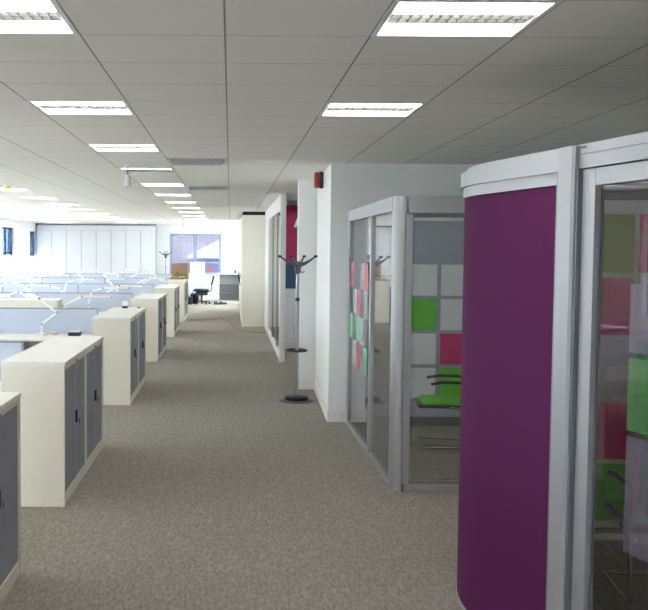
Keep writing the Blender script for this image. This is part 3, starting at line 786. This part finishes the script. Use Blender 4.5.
# ------------------------------------------------------------------ sled-base meeting chair
def make_sled():
    """faces -X"""
    t = thing('meeting_chair', '', 'chair')
    for s in (-1, 1):
        y = s*.23
        MB().tube([(.24,y,.013),(-.22,y,.013),(-.25,y,.03),(-.235,y,.06),(-.17,y,.42),(-.15,y,.435)] if False else [(-.25,y,.013),(.22,y,.013),(.25,y,.03),(.25,y,.06),(.21,y,.36),(.0,y,.375)],.012,10).build('sled_leg','chrome',t,smooth=True)
    MB().tube([(-.25,-.23,.013),(-.25,.23,.013)],.0125,10).build('front_bar','chrome',t,smooth=True)
    MB().rbox(-.28,.22,-.23,.23,.365,.395,.012).build('seat_shell','black_plastic',t,smooth=True)
    MB().rbox(-.24,.20,-.215,.215,.396,.425,.012,3).build('seat_cushion','chair_green',t,smooth=True)
    for s in (-1, 1):
        y = s*.235
        MB().tube([(.20,y,.38),(.23,y,.56),(.18,y,.60),(-.05,y,.605),(-.17,y,.585)],[.012,.012,.014,.014,.012],10).build('armrest','black_plastic',t,smooth=True)
    MB().rbox(-.02,.02,-.2,.2,-.17,.2,.018,3,mx=Matrix.Translation((.25,0,.68)) @ Matrix.Rotation(.14,4,'Y')).build('backrest','chair_green',t,smooth=True)
    MB().rbox(-.012,.012,-.17,.17,-.2,.14,.01,2,mx=Matrix.Translation((.285,0,.66)) @ Matrix.Rotation(.14,4,'Y')).build('back_shell','black_plastic',t,smooth=True)
    return t
ch = make_sled(); ch.location = (2.0,8.75,0); ch.rotation_euler = (0,0,-.12); ch['label'] = 'green sled-base chair inside the square glazed pod'; ch['group'] = 'green meeting chairs'
dup(ch, (2.27,4.93,0), -PI/2-.12, 'green and black sled-base chair inside the round purple pod')

# ------------------------------------------------------------------ round-ended pod
RP = thing('curved_meeting_pod', 'rounded meeting pod with a curved purple fabric panel and aluminium rim, nearest on the right', 'meeting pod', (0,0,0))
u = Vector((-.2,.98)).normalized(); nr = Vector((u.y,-u.x))      # along the aisle side, towards the inside
R = 1.15
A0 = Vector((1.335,3.75)); A1 = A0+u*.725                          # post, start of curve
Cf = A1+nr*R                                                      # centre of far curve
A_1 = A0-u*1.15                                                   # near end of the door side
Cn = A_1+nr*R
def arcpts(c, a0, a1, n_): return [(c.x+R*math.cos(a0+(a1-a0)*k/n_), c.y+R*math.sin(a0+(a1-a0)*k/n_)) for k in range(n_+1)]
th = math.atan2(-nr.y, -nr.x)
far = arcpts(Cf, th, th-PI, 40)              # aisle side round to the inner side (clockwise)
near = arcpts(Cn, th-PI, th-2*PI, 40)
loop = far+near                              # clockwise loop; left normal points outward
# top ring
MB().wallstrip(loop, PH-.085, PH-.012, -.05, .018, True).build('rim_beam','alu',RP,smooth=True)
MB().wallstrip(loop, PH-.012, PH+.012, -.06, -.012, True).build('rim_cap','alu',RP,smooth=True)
MB().wallstrip(loop, 0, .014, -.045, .0, True).build('base_rail','alu',RP,smooth=True)
# purple panel: from the post round the far curve a quarter and a bit
A0b = A0+u*.085
def sub(a0, a1, n_): return arcpts(Cf, th-a0, th-a1, n_)
pp = [tuple(A0b+u*.03), tuple(A0b+u*.2)]+sub(0, 1.12, 24)
MB().wallstrip(pp, .0145, PH-.135, -.035, -.004).build('purple_panel','purple',RP,smooth=True)
MB().wallstrip(pp, PH-.135, PH-.086, -.04, .004).build('panel_head_trim','alu',RP,smooth=True)
MB().wallstrip([tuple(A0b+u*.005),tuple(A0b+u*.032)], .05, PH-.086, -.04, .006).build('panel_side_trim','alu',RP)
# main post
mp = Matrix.Translation((A0.x,A0.y,0)) @ Matrix.Rotation(math.atan2(u.y,u.x)-PI/2,4,'Z')
MB().prism([(-.045,-.05),(-.045,.045),(-.035,.06),(.05,.06),(.05,-.06),(-.035,-.06)],0,PH+.002,mp).build('main_post','post_fluted',RP)
MB().prism([(-.03,.06),(-.03,.08),(.03,.08),(.03,.06)],0,PH-.086,mp).build('post_seal','alu_dark',RP)
MB().prism([(-.03,-.06),(-.03,-.072),(.03,-.072),(.03,-.06)],0,PH-.086,mp).build('post_seal','alu_dark',RP)
# door
def du(a): return tuple(A0-u*a)
dr = MB(); dr.wallstrip([du(.16),du(.075)],.02,PH-.09,-.018,.012); dr.wallstrip([du(1.1),du(1.0)],.02,PH-.09,-.03,.012)
dr.wallstrip([du(1.0),du(.16)],PH-.155,PH-.09,-.03,.0118); dr.wallstrip([du(1.0),du(.16)],.02,.12,-.03,.0118)
door = dr.build('door','alu',RP,bevel=.002)
MB().wallstrip([du(1.01),du(.15)],.11,PH-.15,-.012,-.006).build('door_glass','glass_door',door)
MB().wallstrip([du(.172),du(.162)],.12,PH-.156,-.02,-.013).build('edge_gasket','alu_dark',door)
MB().tube([(*(A0-u*.95-nr*.012),.95),(*(A0-u*.95-nr*.05),.96),(*(A0-u*.95-nr*.05),1.2),(*(A0-u*.95-nr*.012),1.21)],.009,10).build('door_handle','chrome',door)
for (a, b_, z0, z1, m) in ((.36,.72,1.42,1.66,'film_mauve'),(.36,.72,1.14,1.40,'film_leaf'),(.36,.72,.70,1.12,'film_mauve')):
    MB().wallstrip([du(b_),du(a)],z0,z1,-.0145,-.0125).build('film_square',m,door)
MB().wallstrip([du(1.12),du(.07)],PH-.034,PH-.030,.0175,.0195).build('rim_groove','alu_dark',RP)
# far inner curve: glazed wall carrying coloured squares
def ring(a0, a1, n_=16): return sub(a0, a1, n_)
ws = 1.12
MB().wallstrip(ring(1.125,PI,40), .085, PH-.17, -.02, -.004).build('far_wall','frost',RP,smooth=True)
MB().wallstrip(ring(1.125,PI,40), PH-.17, PH-.087, -.035, .002).build('far_head_rail','fit_white',RP,smooth=True)
MB().wallstrip(ring(1.125,PI,40), .05, .085, -.035, .002).build('far_foot_rail','chrome',RP,smooth=True)
SQ = [['sq_olive','sq_magenta','sq_mauve','sq_magenta','sq_green'],
      ['sq_magenta','sq_mauve','sq_green','sq_mauve','sq_mauve'],
      ['sq_olive','sq_green','sq_mauve','sq_magenta','sq_mauve'],
      ['sq_mauve','sq_magenta','sq_green','sq_mauve','sq_green'],
      ['sq_olive','sq_mauve','sq_magenta','sq_green','sq_mauve']]
SQ0 = 1.585; da = .375/R
for c in range(-1, 4):
    a0 = SQ0+c*da
    for r_ in range(5):
        z1 = PH-.175-.38*r_
        MB().wallstrip(ring(max(a0,1.13),a0+da-.03,8), z1-.35, z1, -.026, -.0205).build('coloured_square', SQ[c % 5][r_], RP, smooth=True)
# inner straight side and near curve
Bf = Cf+nr*R; Bn = Cn+nr*R
MB().wallstrip([tuple(Bf),tuple(Bn)], .05, PH-.087, -.03, -.01).build('inner_glass','glass_pod',RP)
MB().wallstrip(near, .05, PH-.135, -.025, -.019).build('near_glass','glass_pod',RP,smooth=True)  # unseen near end, glazed so that more light enters the pod
MB().wallstrip(near, PH-.135, PH-.086, -.04, .004).build('near_head_trim','alu',RP,smooth=True)

# ------------------------------------------------------------------ outside
struct('ground', MB().box(-45, 30, -30, 70, -.6, -.3), 'bounce_paving')  # ground colour lightened to bounce daylight up onto the ceiling
bd = thing('brick_building', 'brick building with a white gabled front seen through the far window', 'building', (-1.5,46,0))
MB().box(-7,7,0,4,-.3,6).build('wall','brick',bd)
MB().prism([(-.5,1.39),(1.3,1.39),(1.3,2.42),(-.5,1.5)],0,1.2,Matrix.Translation((0,-1.2,0)) @ Matrix.Rotation(PI/2,4,'X') @ Matrix.Scale(-1,4,(0,0,1))).build('gable','shed_white',bd)
MB().box(-.4,1.3,-.9,-.02,-.3,1.38).build('porch_wall','win_frame',bd)
MB().box(.45,.72,-.96,-.901,-.3,1.05).build('porch_door','door_red',bd)
def tree(x, y, h, seed):
    rnd = random.Random(seed)
    t = thing('tree', 'green garden tree outside the left windows, mirrored in the pod glass', 'tree', (x,y,-.3), 0, 'trees outside the left windows')
    tr = MB().tube([(0,0,0),(.1,0,h*.3),(0,.1,h*.6),(.05,0,h*.9)],[.2,.16,.1,.03],10)
    for k in range(9):
        a = rnd.uniform(0,2*PI); z = h*rnd.uniform(.35,.8); L = h*.3
        tr.tube([(0,0,z),(L*.6*math.cos(a),L*.6*math.sin(a),z+L*.35),(L*math.cos(a),L*math.sin(a),z+L*.3)],[.06,.035,.01],6)
    tr.build('trunk','bark',t)
    fo = MB()
    for k in range(420):
        a = rnd.uniform(0,2*PI); r_ = h*.42*math.sqrt(rnd.random()); z = h*rnd.uniform(.3,1.0)
        r_ *= math.sin(PI*min(1,max(.08,(z/h-.25)/.8)))**.5
        fo.sphere((r_*math.cos(a),r_*math.sin(a),z), rnd.uniform(.08,.22), 1, (1,1,.7))
    fo.build('crown','foliage',t)
tree(-17,16,6.5,1); tree(-20,24,7.5,2); tree(-18,8,5.5,3)

# ------------------------------------------------------------------ world, camera, view
wd = bpy.data.worlds.new('World'); S.world = wd; wd.use_nodes = True
bg = wd.node_tree.nodes['Background']; bg.inputs[0].default_value = (.88,.94,1.0,1); bg.inputs[1].default_value = 9.0

f_ = 960.; p = math.atan(.0576); r = 0.0065
psi = 0.0
F = Vector((math.sin(psi)*math.cos(p), math.cos(psi)*math.cos(p), -math.sin(p)))
R0 = Vector((math.cos(psi), -math.sin(psi), 0)); U0 = R0.cross(F)
Rv = R0*math.cos(r)+U0*math.sin(r); Uv = U0*math.cos(r)-R0*math.sin(r)
cam = bpy.data.cameras.new('camera'); co = bpy.data.objects.new('camera', cam); COL.objects.link(co)
mx = Matrix(((Rv.x,Uv.x,-F.x,0),(Rv.y,Uv.y,-F.y,0),(Rv.z,Uv.z,-F.z,1.77),(0,0,0,1)))
co.matrix_world = mx
cam.sensor_fit = 'HORIZONTAL'; cam.sensor_width = 36; cam.lens = f_*36/648; cam.clip_start = .05; cam.clip_end = 300
cam.shift_x = (324-230.)/648; cam.shift_y = (305.6-305)/648
S.camera = co
S.view_settings.view_transform = 'Standard'; S.view_settings.look = 'None'; S.view_settings.gamma = 1; S.view_settings.exposure = 1.17
S.view_settings.use_curve_mapping = False
